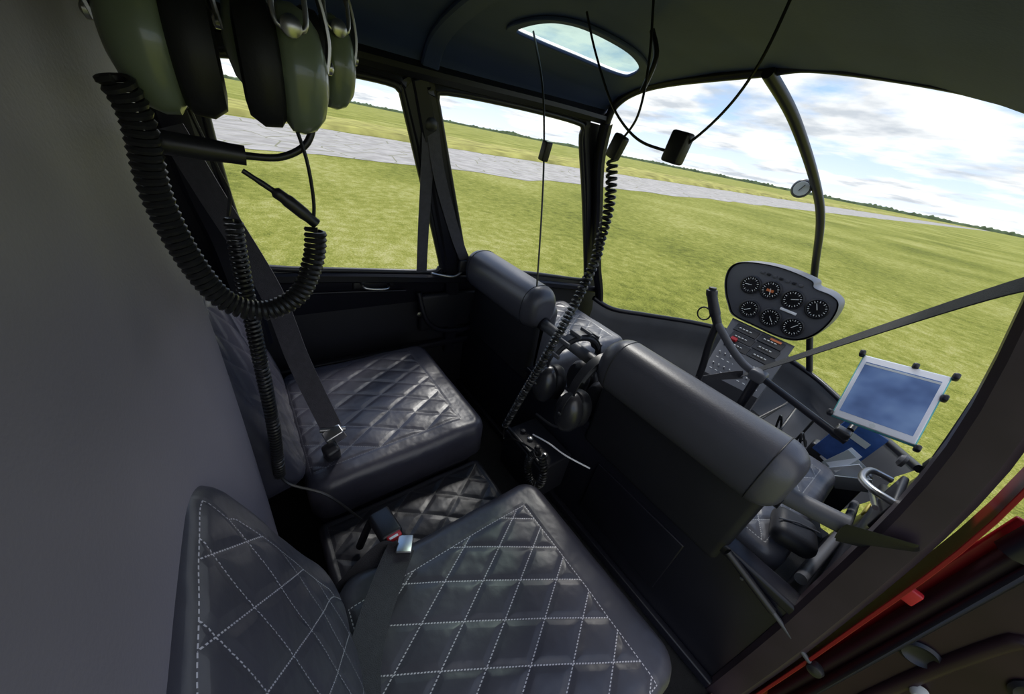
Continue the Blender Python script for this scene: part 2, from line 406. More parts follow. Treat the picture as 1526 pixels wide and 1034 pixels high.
bot=[(-.60,1.58,.42),(-.53,1.70,.365),(-.42,1.90,.35),(-.23,2.20,.34),(-.05,2.38,.33),(.15,2.46,.31),(.39,2.42,.29),(.58,2.20,.31),(.75,1.90,.37),(.83,1.62,.45)]
top=[(-.475,1.16,1.24),(-.455,1.155,1.30),(-.38,1.15,1.345),(-.25,1.15,1.375),(.01,1.15,1.40),(.15,1.15,1.41),(.42,1.15,1.375),(.55,1.15,1.33),(.62,1.16,1.24)]
sweep("a_pillar_left",[(-.475,1.16,1.25),(-.515,1.22,1.12),(-.555,1.34,.93),(-.585,1.50,.63),(-.59,1.62,.42),(-.585,1.66,.2)],rsec(.04,.045,.5),BLKG,g,ref=(1,0,0),sm=6)
sweep("a_pillar_right",[(.65,1.13,1.24),(.72,1.25,1.01),(.795,1.42,.69),(.85,1.60,.44)],rsec(.03,.028,.5),BLKG,g,ref=(1,0,0),sm=6)
tube("lower_frame",bot,.014,BLKG,g,10,sm=8)
tube("upper_frame",top,.014,BLKG,g,10,sm=8)
bar=[(.04,1.13,1.395),(.06,1.38,1.33),(.09,1.755,1.19),(.118,1.986,1.06),(.148,2.24,.84),(.235,2.36,.58),(.36,2.44,.30)]
tube("center_bow",bar,.0155,BLKG,g,12,sm=8)
V=[];F=[];NU,NV=28,14
bs=smooth_path(bot,8); ts=smooth_path(top,8)
def at(P,u):
    x=u*(len(P)-1); i=min(int(x),len(P)-2); return P[i].lerp(P[i+1],x-i)
for i in range(NU+1):
    u=i/NU; T_=at(ts,u); B_=at(bs,u); k=math.sin(math.pi*u)
    c=T_.lerp(B_,.55)+Vector((0,.36*k+.02,.52*k+.06))
    for j in range(NV+1):
        s=j/NV; V.append(T_*(1-s)**2+c*2*s*(1-s)+B_*s*s)
for i in range(NU):
    for j in range(NV): a=i*(NV+1)+j; F.append((a,a+1,a+NV+2,a+NV+1))
obj("windshield",V,F,GLS)
V=[];F=[]
for p in bs:
    d=Vector((p.x-.1,p.y-1.2,0)).normalized()
    for k,(off,z) in enumerate(((0.0,p.z),(-.03,p.z-.06),(-.02,p.z*.6),(-.10,.10),(-.22,.0))): V.append((p.x+d.x*off,p.y+d.y*off,z))
for i in range(len(bs)-1):
    for k in range(4): F.append((i*5+k,i*5+k+1,i*5+k+6,i*5+k+5))
obj("nose_shell",V,F,mat("nose_liner",(.05,.052,.06),.5,var=.2))
obj("nose_floor",[(-.66,1.6,.005),(.80,1.6,.005),(.62,2.1,.005),(.35,2.4,.005),(-.05,2.4,.005),(-.42,2.0,.005)],[(0,1,2,3,4,5)],CARP,smooth=False)
prof=[(-.505,1.25),(-.49,1.285),(-.44,1.325),(-.36,1.353),(-.25,1.375),(-.1,1.395),(.05,1.405),(.2,1.398),(.36,1.375),(.47,1.35),(.55,1.325),(.60,1.285),(.62,1.25)]
pp=resample([Vector((a,0,b)) for a,b in prof],.012)
sky=[(-.315,.575),(-.25,.585),(-.20,.62),(-.175,.70),(-.185,.86),(-.235,.985),(-.30,1.02),(-.325,.97),(-.325,.80),(-.325,.65)]
skl=smooth_path([(a,b,0) for a,b in sky],6,True)
def inside(x,y):
    c=False; n=len(skl)
    for i in range(n):
        a,b=skl[i],skl[i-1]
        if (a.y>y)!=(b.y>y) and x<(b.x-a.x)*(y-a.y)/(b.y-a.y)+a.x: c=not c
    return c
def roofz(x):
    for a,b in zip(pp,pp[1:]):
        if a.x<=x<=b.x: return a.z+(b.z-a.z)*(x-a.x)/max(1e-6,b.x-a.x)
    return 1.25
V=[];F=[];ys=[-.45+.012*i for i in range(135)]; n=len(pp)
for y in ys:
    for p in pp: V.append((p.x,y,p.z))
for j in range(len(ys)-1):
    for i in range(n-1):
        cx=(pp[i].x+pp[i+1].x)/2; cy=ys[j]+.006
        if not inside(cx,cy): F.append((j*n+i,j*n+i+1,(j+1)*n+i+1,(j+1)*n+i))
obj("ceiling",V,F,HEAD)
g=group("window_3")
P=[Vector((p.x,p.y,roofz(p.x)-.003)) for p in skl]
sweep("frame",P,rsec(.026,.008,.5),HEAD,g,ref=(0,0,1),closed=True)
obj("pane",[(p.x,p.y,p.z+.012) for p in P],[tuple(range(len(P)))],GLT,g,smooth=False)
prf=[(-.66,-.27),(-.45,-.27),(-.30,-.26),(-.20,-.22),(-.13,-.15),(-.07,-.105),(0,-.09),(.08,-.10),(.16,-.118),(.28,-.128),(.42,-.134),(.60,-.14),(.80,-.15)]
pr=smooth_path([(a,b,0) for a,b in prf],5)
V=[];F=[]; zs=[i*.05 for i in range(30)]
for z in zs:
    for p in pr: V.append((p.x,p.y+.006*math.sin(z*3),z))
n=len(pr)
for j in range(len(zs)-1):
    for i in range(n-1): F.append((j*n+i,j*n+i+1,(j+1)*n+i+1,(j+1)*n+i))
obj("wall_rear",V,F,WALLM)
g=group("seat_bulkhead")
rbox("rear_panel",(.05,.76,.20),(1.40,.03,.42),BLKG,g,bev=.006)
rbox("top_rail",(.05,.765,.415),(1.40,.05,.03),BLKG,g,bev=.008)
rbox("seat_box_left",(-.38,1.02,.16),(.52,.5,.31),PAN,g,bev=.01)
rbox("seat_box_right",(.40,1.02,.16),(.56,.5,.31),PAN,g,bev=.01)
rbox("lower_flange",(.05,.735,.03),(1.40,.02,.03),BLKG,g,bev=.004)
rbox("access_cover",(.38,.742,.22),(.30,.008,.22),BLKG,g,bev=.003)
for i in range(16):
    lathe("rivet_%d"%i,[(.004,0),(.004,.002),(.001,.003)],(-.55+i*.08,.744,.385),(0,-1,0),GREYP,g,n=8)
g=group("trim_2")
sweep("b_pillar",[(.775,.765,-.03),(.765,.765,.44),(.735,.785,.87),(.63,.77,1.25)],rsec(.06,.06,.3),BRN,g,ref=(0,1,0),sm=6)
sweep("header_rail",[(.61,.70,1.26),(.61,.9,1.265),(.61,1.17,1.26)],rsec(.05,.035,.5),BLKG,g,ref=(1,0,-1))
sweep("skin_edge",[(.812,.775,-.05),(.805,.775,.44),(.785,.79,.87),(.68,.78,1.25)],rsec(.006,.07,.3),REDP,g,ref=(0,1,0),sm=6)
sweep("door_sill",[(.785,-.2,-.01),(.785,.3,-.01),(.79,.76,-.01)],rsec(.05,.06,.4),mat("pale_red_sill",(.4,.22,.18),.4),g,ref=(0,0,1))
V=[(.745,.79,0),(.745,.79,.80),(.80,1.25,.64),(.845,1.62,.48),(.80,1.62,0)]
obj("wall_right",[*V,*[(a+.03,b,c) for a,b,c in V]],[(0,1,2,3,4),(9,8,7,6,5),(0,1,6,5),(1,2,7,6),(2,3,8,7)],BLKG,smooth=False)
tube("window_sill_rail",[(.735,.80,.80),(.79,1.25,.645),(.84,1.62,.475)],.016,BLKG,g,10,sm=6)
tube("door_frame_rib",[(.73,.80,.62),(.77,1.2,.50),(.80,1.55,.36)],.014,BLKG,g,10,sm=6)
tube("door_frame_rib_low",[(.72,.80,.45),(.76,1.2,.36),(.78,1.55,.25)],.012,GREYP,g,10,sm=6)
g=group("door_latch")
tube("pull_handle",[(.725,1.00,.66),(.69,.98,.665),(.68,.90,.68),(.70,.86,.69),(.73,.85,.695)],.007,CHR,g,8,sm=6)
tube("link_rod",[(.72,1.02,.60),(.72,.86,.66)],.005,CHR,g,8)
rbox("plate",(.735,.92,.655),(.012,.14,.07),BLK,g,bev=.004)
rbox("tag",(.715,.87,.64),(.004,.028,.016),YEL,g,bev=.002,rot=(.3,0,0))
lathe("knob",[(.014,0),(.015,.006),(.010,.012)],(.725,1.05,.69),(-1,0,0),GREYP,g)
g=group("door_1")
dx=Vector((.97,.22,0)).normalized(); dn=Vector((.22,-.97,0)).normalized(); o0=Vector((.835,.785,0))
def D(a,z,n=0): return o0+dx*a+Vector((0,0,z))+dn*n
plate("inner_panel",[D(.0,.10),D(.06,.02),D(.85,.02),D(.9,.1),D(.9,.68),D(.0,.78)],-dn,.03,DOORM,g,bev=.01)
tube("edge_frame",[D(.02,.12,.01),D(.07,.05,.01),D(.83,.05,.01),D(.87,.12,.01),D(.87,.65,.01),D(.02,.75,.01)],.010,BLKG,g,8,closed=True)
tube("window_frame",[D(.0,.76,0),D(.02,1.1,0),D(.1,1.22,0),D(.7,1.22,0),D(.85,.7,0)],.018,BLKG,g,8,sm=6)
tube("stamped_rib",[D(.08,.18,.0),D(.14,.14,.0),D(.34,.14,.0),D(.38,.2,.0),D(.38,.56,.0),D(.32,.62,.0),D(.12,.64,.0),D(.08,.58,.0)],.012,DOORM,g,10,closed=True,sm=5)
for i,(a,z) in enumerate(((.15,.56),(.05,.50),(.24,.40))):
    lathe("grommet_%d"%i,[(.026,0),(.027,.004),(.022,.008),(.017,.004),(.010,.001)],D(a,z,.0),dn,BLKG,g)
lathe("latch_knob",[(.012,0),(.013,.008),(.010,.016),(.005,.016)],D(.09,.43,.005),dn,PAPER,g)
rbox("hinge",D(-.02,.60,.004),(.02,.012,.03),RED,g,bev=.003)
plate("outer_skin",[D(-.01,.08,-.032),D(.05,.0,-.032),D(.86,.0,-.032),D(.92,.08,-.032),D(.92,.70,-.032),D(-.01,.80,-.032)],-dn,.008,REDP,g,bev=.003)
g=group("door_gas_strut")
tube("cylinder",[(.60,.725,.435),(.72,.735,.385)],.009,BLK,g,12)
tube("rod",[(.72,.735,.385),(.81,.742,.345)],.005,GREYP,g,10)
lathe("ball_end",[(.002,-.012),(.012,-.008),(.015,0),(.012,.008),(.002,.012)],(.822,.743,.34),(0,1,0),BLK,g)

# ------------------------------------------------------------ rear seats
def rear_seat(x0,x1,flip):
    g=group("rear_seat"); W=x1-x0; cx=(x0+x1)/2; L=.50
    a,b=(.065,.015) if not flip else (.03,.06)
    st=(.60,.58,.62) if not flip else (.11,.11,.13)  # same seats; the left one's shade is put into stitch and leather colours
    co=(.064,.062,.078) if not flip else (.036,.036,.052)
    ins=(-W/2+a,W/2-b,-L/2+.02,L/2-.075)
    M=Matrix.Translation((cx,.235,.315))@Matrix.Rotation(math.radians(2),4,'X')
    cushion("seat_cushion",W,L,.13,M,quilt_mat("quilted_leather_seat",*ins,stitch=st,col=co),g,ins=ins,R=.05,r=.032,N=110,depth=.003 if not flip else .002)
    Lb=.43
    M=Matrix.Translation((cx,-.122,.567))@Matrix(((1,0,0,0),(0,-.281,.96,0),(0,.96,.281,0),(0,0,0,1)))
    insb=(-W/2+.055,W/2-.015,-Lb/2+.01,Lb/2-.018) if not flip else (-W/2+.03,W/2-.05,-Lb/2+.01,Lb/2-.03)
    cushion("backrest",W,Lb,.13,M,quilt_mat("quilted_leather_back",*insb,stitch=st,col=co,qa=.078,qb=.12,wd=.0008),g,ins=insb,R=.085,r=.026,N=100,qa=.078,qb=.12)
    rbox("seat_base",(cx,.22,.125),(W-.02,.43,.25),BLKG,g,bev=.008)
    return g
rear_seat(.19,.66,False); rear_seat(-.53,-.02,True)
g=group("center_seat_console")
W,L=.20,.46; ins=(-W/2+.02,W/2-.02,-L/2+.02,L/2-.02)
cushion("pad",W,L,.05,Matrix.Translation((.085,.22,.235)),quilt_mat("quilted_console",*ins,col=(.016,.016,.022),stitch=(.05,.05,.05),qa=.08,qb=.11),g,ins=ins,R=.02,r=.012,N=40,qa=.08,qb=.11,crown=.004,depth=.002)
rbox("box",(.085,.22,.105),(.2,.44,.21),BLKG,g,bev=.006)
rbox("front_lip",(.085,.455,.20),(.2,.02,.06),PAN,g,bev=.006)

# ------------------------------------------------------------ front seats
def front_seat(x0,x1,cw,ccx):
    g=group("front_seat"); W=x1-x0; cx=(x0+x1)/2
    V=[];F=[];n=48;s=28
    for i in range(n+1):
        u=.5-.5*math.cos(math.pi*i/n); e=min(u,1-u)*W; k=math.sqrt(max(0,1-(1-min(1,e/.05))**2))
        for q in range(s):
            a=2*math.pi*q/s; ca,sa=math.cos(a),math.sin(a)
            ry,rz=.068*(.45+.55*k),.076*(.45+.55*k)
            yy=math.copysign(abs(ca)**.8,ca)*ry; z_=math.copysign(abs(sa)**.8,sa)*rz
            V.append((x0+W*u,.745+yy,.666+z_))
    for i in range(n):
        for q in range(s): F.append((i*s+q,i*s+(q+1)%s,(i+1)*s+(q+1)%s,(i+1)*s+q))
    F.append(tuple(range(s))); F.append(tuple(n*s+q for q in range(s)))
    obj("headrest",V,F,LEA,g)
    for xx in (x0+.05,x1-.05):
        P=[(xx,.745+math.copysign(abs(math.cos(2*math.pi*k/40))**.8,math.cos(2*math.pi*k/40))*.0682,.666+math.copysign(abs(math.sin(2*math.pi*k/40))**.8,math.sin(2*math.pi*k/40))*.0762) for k in range(40)]
        tube("seam",P,.0013,LEAD,g,5,closed=True)
    W2=W-.03; ins=(-W2/2+.05,W2/2-.05,-.2,.16)
    M=Matrix.Translation((cx,.80,.50))@Matrix(((1,0,0,0),(0,-.06,.998,0),(0,.998,.06,0),(0,0,0,1)))
    cushion("backrest",W2,.34,.10,M,quilt_mat("quilted_front_back",*ins),g,ins=ins,R=.04,r=.03,N=60)
    rbox("back_cover",(cx,.765,.50),(W2,.06,.28),LEAD,g,bev=.02,seg=4)
    L=.52; ins=(-cw/2+.05,cw/2-.05,-L/2+.02,L/2-.07)
    cushion("seat_cushion",cw,L,.12,Matrix.Translation((ccx,1.07,.385)),quilt_mat("quilted_front_seat",*ins,stitch=(.35,.35,.35),col=(.07,.07,.082)),g,ins=ins,R=.05,r=.035,N=80)
front_seat(.13,.61,.56,.41); front_seat(-.61,-.155,.46,-.38)
g=group("zipped_pouch")
rbox("bag",(.665,.885,.475),(.09,.10,.05),LEAD,g,bev=.022,seg=4,rot=(0,0,.3))
tube("zip",[(.63,.86,.50),(.66,.885,.504),(.70,.91,.50)],.002,GREYP,g,6)
g=group("seat_crossbar")
tube("tube",[(-.64,.755,.62),(.11,.75,.62),(.57,.75,.625),(.70,.755,.655)],.019,GREYP,g,16)
plate("end_bracket",[(.69,.72,.68),(.765,.73,.72),(.775,.75,.70),(.74,.75,.655),(.70,.74,.63)],(0,.3,-1),.012,BLKG,g,bev=.003)
for x in (-.16,.12,.60): tube("collar",[(x-.012,.7525,.622),(x+.012,.7525,.622)],.024,BLKG,g,16)

# ------------------------------------------------------------ instrument panel
g=group("instrument_panel")
fp=[(-.085,.64),(-.115,.70),(-.12,.76),(-.085,.80),(.0,.825),(.10,.835),(.21,.825),(.235,.80),(.30,.795),(.34,.77),(.352,.70),(.335,.62),(.29,.565),(.22,.545),(.10,.545),(.0,.55),(-.045,.59)]
fs=smooth_path([(a,0,b) for a,b in fp],5,True)
plate("face",[(p.x,1.985,p.z) for p in fs],(0,1,0),.02,GREYP,g,bev=.003)
V=[];F=[];n=len(fs); c=sum(fs,Vector())/n
for k,(y,s) in enumerate(((1.975,1.03),(1.99,1.04),(2.08,1.03),(2.16,.93),(2.20,.6))):
    for p in fs: V.append((c.x+(p.x-c.x)*s,y,c.z+(p.z-c.z)*s))
for k in range(4):
    for i in range(n): F.append((k*n+i,k*n+(i+1)%n,(k+1)*n+(i+1)%n,(k+1)*n+i))
F.append(tuple(4*n+i for i in range(n)))
obj("hood",V,F,mat("hood_grey",(.12,.122,.135),.45),g)
gi=0
def gauge(x,z,r,y=1.983,kind=0,nrm=(0,-1,0),parent=g):
    global gi; gi+=1; N_=Vector(nrm).normalized(); A=axes(N_,(0,0,1)) ; c=Vector((x,y,z))
    ux=Vector((A[0][0],A[1][0],A[2][0])); uy=Vector((A[0][1],A[1][1],A[2][1]))
    lathe("gauge_bezel_%d"%gi,[(r*1.14,0),(r*1.16,.006),(r*1.02,.009),(r*.98,.004)],c,nrm,BLK,parent,n=32)
    lathe("gauge_face_%d"%gi,[(r,0.001),(r,.005),(r*.1,.0055)],c,nrm,GFACE,parent,n=32)
    V=[];F=[]
    def quad(p,q,w):
        d=(q-p).normalized(); s=d.cross(N_)*w; i=len(V)
        V.extend([p+s,q+s,q-s,p-s]); F.append((i,i+1,i+2,i+3))
    o_=c+N_*.0065
    for k in range(20):
        a=2*math.pi*k/20+.1
        d=ux*math.cos(a)+uy*math.sin(a); quad(o_+d*r*(.76 if k%2 else .68),o_+d*r*.88,r*(.02 if k%2 else .035))
    a=gi*1.7; d=ux*math.cos(a)+uy*math.sin(a); quad(o_-d*r*.15,o_+d*r*.6,r*.035)
    obj("gauge_marks_%d"%gi,V,F,GMARK,parent,smooth=False)
    if kind==1:
        V.clear(); F.clear(); o_=c+N_*.0063
        quad(o_-uy*r*.4-ux*r*.1,o_+uy*r*.4-ux*r*.1,r*.15)
        obj("attitude_horizon",V,F,ORG,parent,smooth=False)
for x,z,k in ((.0,.72,0),(.09,.73,1),(.19,.725,0),(.29,.725,0),(.05,.61,0),(.15,.61,0),(.25,.61,0)): gauge(x,z,.040,kind=k)
for i in range(7): rbox("warning_light_%d"%i,(.02+i*.028,1.982,.792),(.016,.006,.012),BLK if i%2 else GREYP,g,bev=.002)
rbox("slip_plate",(.20,1.981,.668),(.07,.005,.012),WHT,g,bev=.002)
c0,c1,c2,c3=[Vector(p) for p in ((.0,1.99,.53),(.30,1.99,.53),(.335,1.72,.33),(.075,1.72,.31))]
V=[c0,c1,c2,c3]+[Vector((p.x,p.y+.02,0.0)) for p in (c0,c1,c2,c3)]
obj("pedestal",V,[(0,1,2,3),(0,1,5,4),(1,2,6,5),(2,3,7,6),(3,0,4,7)],GREYP,g,smooth=False)
nn=(c1-c0).cross(c3-c0).normalized(); nn=nn if nn.z>0 else -nn
def cp(u,v,h=0): return c0.lerp(c1,u).lerp(c3.lerp(c2,u),v)+nn*h
XM=axes(nn,(0,-1,-.7))
for r_,(v,hgt) in enumerate(((.12,.028),(.27,.022),(.42,.022))):
    for k in range(2):
        rbox("radio_%d_%d"%(r_,k),cp(.30+.4*k,v,.004),(.045,.11,.008),BLK,g,rot=XM,bev=.002)
        rbox("display_%d_%d"%(r_,k),cp(.27+.4*k,v,.009),(.018,.06,.003),GFACE,g,rot=XM,bev=.001)
        for q in range(4): rbox("mark_%d_%d_%d"%(r_,k,q),cp(.20+.4*k+q*.055,v,.0095),(.004,.010,.003),GMARK,g,rot=XM,bev=0)
rbox("red_switch",cp(.2,.35,.015),(.02,.03,.02),RED,g,rot=XM,bev=.004)
rbox("orange_label",cp(.75,.08,.011),(.012,.05,.004),ORG,g,rot=XM,bev=.001)
for k in range(9):
    for r_ in range(2):
        p=cp(.1+k*.1,.62+r_*.2,.0); tube("toggle_%d_%d"%(k,r_),[p,p+nn*.012+Vector((0,-.004,.004))],.003,CHR if (k+r_)%2 else GMARK,g,6)
        rbox("switch_label_%d_%d"%(k,r_),cp(.1+k*.1,.70+r_*.2,.001),(.003,.012,.002),GMARK,g,rot=XM,bev=0)
g=group("air_temperature_gauge")
lathe("body",[(.030,.0),(.034,.01),(.034,.03),(.030,.036)],(.045,1.80,1.165),(.25,-1,-.05),GREYP,g)
lathe("dial",[(.026,.037),(.025,.0385),(.002,.0385)],(.045,1.80,1.165),(.25,-1,-.05),PAPER,g)
tube("stem",[(.045,1.80,1.165),(.085,1.77,1.185)],.008,BLK,g,8)
tube("dial_needle",[(.05,1.7595,1.155),(.062,1.76,1.178)],.0015,BLK,g,5)

# ------------------------------------------------------------ cyclic
g=group("cyclic_stick")
tube("grip",[(.095,1.30,.81),(.10,1.30,.79),(.13,1.30,.745),(.165,1.30,.70)],[.013,.019,.017,.018,.015],BLK,g,14,sm=8)
tube("yoke_tube",[(.165,1.30,.70),(.20,1.30,.675),(.25,1.30,.64),(.31,1.30,.61),(.37,1.30,.60)],.013,GREYP,g,12,sm=8)
tube("lower_tube",[(.165,1.30,.70),(.17,1.31,.62),(.185,1.33,.50),(.19,1.36,.36)],.013,BLK,g,12,sm=6)
tube("t_bar",[(.34,1.30,.605),(.45,1.30,.585),(.64,1.30,.55)],.011,BLKG,g,12)
tube("center_post",[(.36,1.31,.60),(.35,1.40,.35),(.34,1.45,.02)],.016,BLKG,g,12)
rbox("pivot",(.36,1.30,.60),(.05,.045,.04),GREYP,g,bev=.01)
tube("guard_ring",[(.10+.024*math.cos(a),1.32,.705+.024*math.sin(a)) for a in [k*math.pi/8 for k in range(16)]],.003,BLKG,g,6,closed=True)
rbox("bar_clamp",(.62,1.31,.56),(.04,.04,.035),BLK,g,bev=.008)

# ------------------------------------------------------------ tablet
g=group("tablet")
BL,BR,TL,TR=[Vector(p) for p in ((.56,1.305,.605),(.715,1.305,.637),(.568,1.42,.768),(.728,1.42,.795))]
ux=(BR-BL).normalized(); uy=(TL-BL); uy=(uy-ux*uy.dot(ux)).normalized(); uz=ux.cross(uy)
if uz.y>0: uz=-uz
ctr=(BL+BR+TL+TR)/4
TM=Matrix.Translation(ctr)@Matrix(((ux.x,uy.x,uz.x,0),(ux.y,uy.y,uz.y,0),(ux.z,uy.z,uz.z,0),(0,0,0,1)))
w_,h_=.172,.208
rbox("case",(0,0,-.006),(w_+.006,h_+.006,.012),TEAL,g,bev=.004,M=TM)
rbox("bezel",(0,0,.002),(w_,h_,.008),WHT,g,bev=.003,M=TM)
rbox("screen",(0,0,.0062),(w_-.02,h_-.040,.001),SCR,g,bev=0,M=TM)
rbox("screen_header",(0,h_/2-.026,.0068),(w_-.02,.006,.0006),PAPER,g,bev=0,M=TM)
lathe("home_button",[(.006,0),(.006,.0006)],(0,-h_/2+.010,.0062),(0,0,1),PAPER,g,M=TM)
for i,(a,b) in enumerate(((-.5,.5),(.5,.5),(.5,-.5),(0.1,.5),(-.5,-.45),(.5,.2))):
    rbox("claw_%d"%i,(a*(w_+.014),b*(h_+.010),.0),(.014,.018,.026),BLK,g,bev=.005,M=TM)
rbox("cradle",(0,0,-.022),(.06,.16,.02),BLK,g,bev=.006,M=TM)
tube("arm",[ctr-uz*.02,ctr-uz*.07+Vector((-.02,0,-.05)),(.63,1.33,.575)],.009,BLK,g,10,sm=6)

g=group("flight_manual")
BM=Matrix.Translation((.655,1.47,.47))@Matrix.Rotation(math.radians(-18),4,'X')@Matrix.Rotation(math.radians(8),4,'Y')
rbox("pages",(0,0,0),(.10,.022,.155),PAPER,g,bev=.002,M=BM)
rbox("cover_front",(0,-.013,0),(.106,.003,.16),BLUE,g,bev=.001,M=BM)
rbox("cover_back",(0,.013,0),(.106,.003,.16),BLUE,g,bev=.001,M=BM)
rbox("title",(0,-.0155,.03),(.07,.002,.02),PAPER,g,bev=0,M=BM)
g=group("document_pocket")
rbox("pocket",(.67,1.50,.30),(.18,.08,.2),BLK,g,bev=.012,rot=(-.2,0,0))
for i in range(4): rbox("sheet_%d"%i,(.66+.022*i,1.44-.01*i,.43-.015*i),(.07,.004,.09),PAPER if i%2 else WHT,g,rot=(.3*i-.4,.3*i,.5*i-.6),bev=.001)
g=group("cable_bundle")
for i in range(5):
    P=[(.42+.05*i+random.uniform(-.03,.03),1.40+random.uniform(-.02,.25),.33+random.uniform(-.05,.15)) for _ in range(6)]
    tube("cable_%d"%i,P,.004,RUB,g,6,sm=8)

# ------------------------------------------------------------ seat belts
g=group("seat_belt")
strap("webbing",[(-.46,-.10,1.05),(-.42,-.06,.93),(-.35,.005,.74),(-.23,.03,.60),(-.125,.065,.46)],.05,[(.3,1,.1),(.3,1,.2),(.4,1,.3)],WEB,g)
rbox("tongue",(-.115,.068,.44),(.03,.045,.035),CHR,g,rot=(.3,.2,.2),bev=.004)
rbox("buckle",(-.10,.055,.40),(.035,.035,.07),BLK,g,rot=(.2,.4,.3),bev=.008)
tube("webbing_slot",[(-.13,.04,.455),(-.115,.095,.452)],.006,CHR,g,8)
g=group("seat_belt")
strap("webbing",[(.215,.115,.412),(.25,.08,.405),(.31,.03,.403),(.37,-.005,.41),(.46,-.03,.42)],.055,[(.5,.8,.05),(.55,.8,0),(.6,.8,0)],WEBD,g)
strap("lower_webbing",[(.215,.115,.410),(.20,.09,.395),(.20,.05,.37),(.205,.0,.33)],.045,(.6,.8,0),WEBD,g)
rbox("tongue",(.216,.122,.418),(.04,.03,.005),CHR,g,rot=(0,-.2,-.5),bev=.002)
rbox("buckle",(.150,.105,.400),(.075,.045,.030),BLK,g,rot=(0,-.15,.1),bev=.007)
rbox("release_button",(.190,.110,.408),(.012,.030,.022),RED,g,rot=(0,-.15,.1),bev=.003)
rbox("label",(.192,.108,.4195),(.005,.018,.002),WHT,g,rot=(0,-.15,.1),bev=.0005)
tube("buckle_stalk",[(.13,.10,.395),(.10,.09,.36),(.10,.06,.28)],.009,BLK,g,8,sm=5)
g=group("seat_belt")
lathe("anchor",[(.022,0),(.024,.008),(.012,.018)],(-.53,.475,1.14),(1,0,.2),BLK,g)
strap("webbing_rear",[(-.525,.47,1.14),(-.53,.475,1.05),(-.575,.49,.83),(-.60,.50,.655)],.040,[(0,1,0)],WEB,g)
strap("webbing_front",[(-.52,.48,1.14),(-.535,.52,1.0),(-.58,.62,.80),(-.60,.69,.68)],.040,[(0,1,0)],WEB,g)
rbox("retractor",(-.60,.68,.67),(.03,.05,.05),BLK,g,bev=.006)
tube("anchor_cable",[(-.60,.69,.66),(-.59,.64,.63),(-.60,.58,.635),(-.60,.54,.645)],.006,CHR,g,8,sm=6)
g=group("seat_belt")
strap("webbing",[(.66,.74,1.12),(.617,.80,1.065),(.45,1.14,.78),(.28,1.50,.49)],.034,[(.2,.5,.9)],WEBD,g)
strap("lap_webbing",[(.28,1.50,.49),(.22,1.42,.46),(.15,1.2,.44)],.034,[(.2,.5,.9)],WEBD,g)

# ------------------------------------------------------------ left door details
g=group("door_handle")
rbox("recess",(-.645,.335,.605),(.02,.15,.035),BLK,g,bev=.006)
tube("lever",[(-.63,.29,.615),(-.615,.30,.60),(-.612,.37,.592),(-.63,.385,.60)],.006,CHR,g,8,sm=6)
rbox("catch_plate",(-.63,.27,.643),(.02,.10,.01),CHR,g,bev=.003)
g=group("door_pocket")
tube("rim",[(-.62,.50,.56),(-.60,.53,.44),(-.60,.60,.38),(-.60,.74,.37),(-.62,.78,.42)],.010,BLKG,g,10,sm=6)
rbox("panel",(-.63,.64,.46),(.03,.26,.17),PAN,g,bev=.015)
lathe("screw",[(.010,0),(.010,.006),(.002,.008)],(-.61,.50,.47),(1,0,0),CHR,g,n=12)
g=group("trim_3")
tube("door_seam",[(-.63,.0,.60),(-.63,.25,.585),(-.63,.45,.57)],.005,BLKG,g,8)
rbox("lower_rail",(-.625,.3,.30),(.03,1.1,.03),BLKG,g,bev=.008)
for i,(y,z) in enumerate(((.84,.55),(.86,.47),(.88,.40),(.90,.33))):
    lathe("screw_%d"%i,[(.008,0),(.008,.004),(.001,.005)],(-.62,y,z),(1,0,0),CHR,g,n=10)

